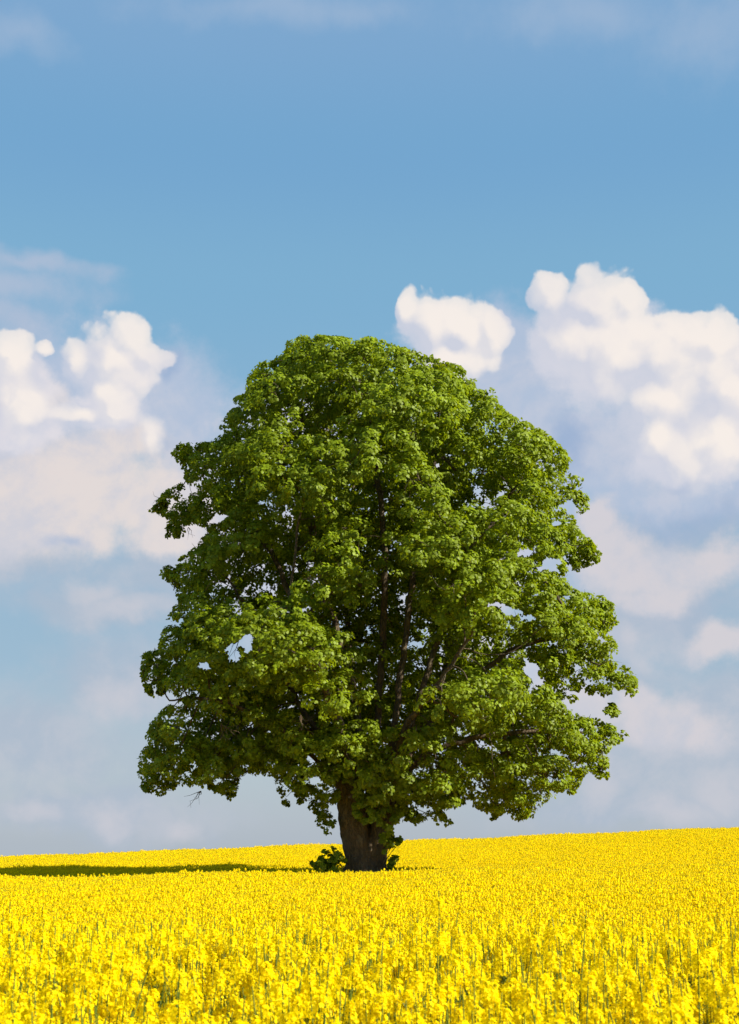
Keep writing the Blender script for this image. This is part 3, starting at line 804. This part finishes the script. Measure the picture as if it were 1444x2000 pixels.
def instancer(name, x, y, coll, nvar, seed, smin=.92, smax=1.07, tall=None):
    R = np.random.default_rng(seed); n = len(x); z = ground(x, y)
    me = bpy.data.meshes.new(name); me.vertices.add(n); me.vertices.foreach_set('co', np.stack([x, y, z], 1).astype(np.float32).ravel())
    rot = np.stack([R.normal(0, .05, n), R.normal(0, .05, n), R.uniform(0, 6.28, n)], 1).astype(np.float32)
    a = me.attributes.new('rot', 'FLOAT_VECTOR', 'POINT'); a.data.foreach_set('vector', rot.ravel())
    sc = R.uniform(smin, smax, n); sc = np.where(R.random(n) < .04, sc * R.uniform(1.03, 1.10, n), sc)
    a = me.attributes.new('scl', 'FLOAT', 'POINT'); a.data.foreach_set('value', sc.astype(np.float32))
    a = me.attributes.new('idx', 'INT', 'POINT'); a.data.foreach_set('value', R.integers(0, nvar, n).astype(np.int32))
    o = obj(name, me)
    g = bpy.data.node_groups.new(name, 'GeometryNodeTree')
    g.interface.new_socket('Geometry', in_out='INPUT', socket_type='NodeSocketGeometry')
    g.interface.new_socket('Geometry', in_out='OUTPUT', socket_type='NodeSocketGeometry')
    gi = g.nodes.new('NodeGroupInput'); go = g.nodes.new('NodeGroupOutput')
    ci = g.nodes.new('GeometryNodeCollectionInfo'); ci.inputs['Collection'].default_value = coll
    ci.inputs['Separate Children'].default_value = True; ci.inputs['Reset Children'].default_value = True
    ip = g.nodes.new('GeometryNodeInstanceOnPoints'); ip.inputs['Pick Instance'].default_value = True
    def na(nm, ty):
        q = g.nodes.new('GeometryNodeInputNamedAttribute'); q.data_type = ty; q.inputs[0].default_value = nm
        return next(s for s in q.outputs if s.enabled and s.name == 'Attribute')
    g.links.new(gi.outputs[0], ip.inputs['Points']); g.links.new(ci.outputs[0], ip.inputs['Instance'])
    g.links.new(na('idx', 'INT'), ip.inputs['Instance Index']); g.links.new(na('rot', 'FLOAT_VECTOR'), ip.inputs['Rotation'])
    g.links.new(na('scl', 'FLOAT'), ip.inputs['Scale']); g.links.new(ip.outputs[0], go.inputs[0])
    md = o.modifiers.new('plants', 'NODES'); md.node_group = g
    tag(o, kind='stuff')
    return o

DENS = 30
xs, ys = scatter(4.3, 26, DENS, .30, .8, 21)
xa, ya = scatter(2.0, 26, 22, .34, 8.0, 24); kx = (np.abs(xa) > .30 * ya + .8) & (np.abs(xa) > 1.2)
xs = np.concatenate([xs, xa[kx]]); ys = np.concatenate([ys, ya[kx]])
# the front rows: the 300 nearest inside the view, one object each
inv = (np.abs(xs) < .262 * ys)
ordr = np.argsort(np.where(inv, ys, 1e9))[:300]
mask = np.zeros(len(xs), bool); mask[ordr] = True
R = np.random.default_rng(5)
for n_, i in enumerate(np.where(mask)[0]):
    kk_ = kinds[R.integers(0, NV)]
    e = empty('rapeseed_plant', (xs[i], ys[i], float(ground(xs[i], ys[i]))))
    e.rotation_euler = (R.normal(0, .05), R.normal(0, .05), R.uniform(0, 6.28)); sc = R.uniform(.92, 1.07); e.scale = (sc, sc, sc)
    tag(e, 'yellow flowering rapeseed plant on thin green stem in the rows nearest the bottom edge', 'rapeseed plant', 'rapeseed plants in the nearest rows')
    obj('stem', kk_[0], e)
    for mh, off in kk_[1]: obj('flower_head', mh, e, off)
print('nearest rows reach', ys[ordr].max())
o = instancer('rapeseed_crop', xs[~mask], ys[~mask], near_col, NV, 3)
tag(o, 'dense yellow flowering rapeseed just behind the nearest rows of plants', 'rapeseed')

xf, yf = scatter(26, 112, 88, .30, 1.0, 22)
xa, ya = scatter(26, 108, 16, .56, 6.0, 23); kx = np.abs(xa) > .30 * ya + 1; xf = np.concatenate([xf, xa[kx]]); yf = np.concatenate([yf, ya[kx]])
kx = ~(((xf - BX) ** 2 + (yf - TD) ** 2) < 1.6 ** 2)
xf, yf = xf[kx], yf[kx]
print('far plants', len(xf))
o = instancer('rapeseed_field', xf, yf, far_col, FV, 4, .94, 1.05)
tag(o, 'broad yellow field of flowering rapeseed running up the hillside around the tree', 'rapeseed field')
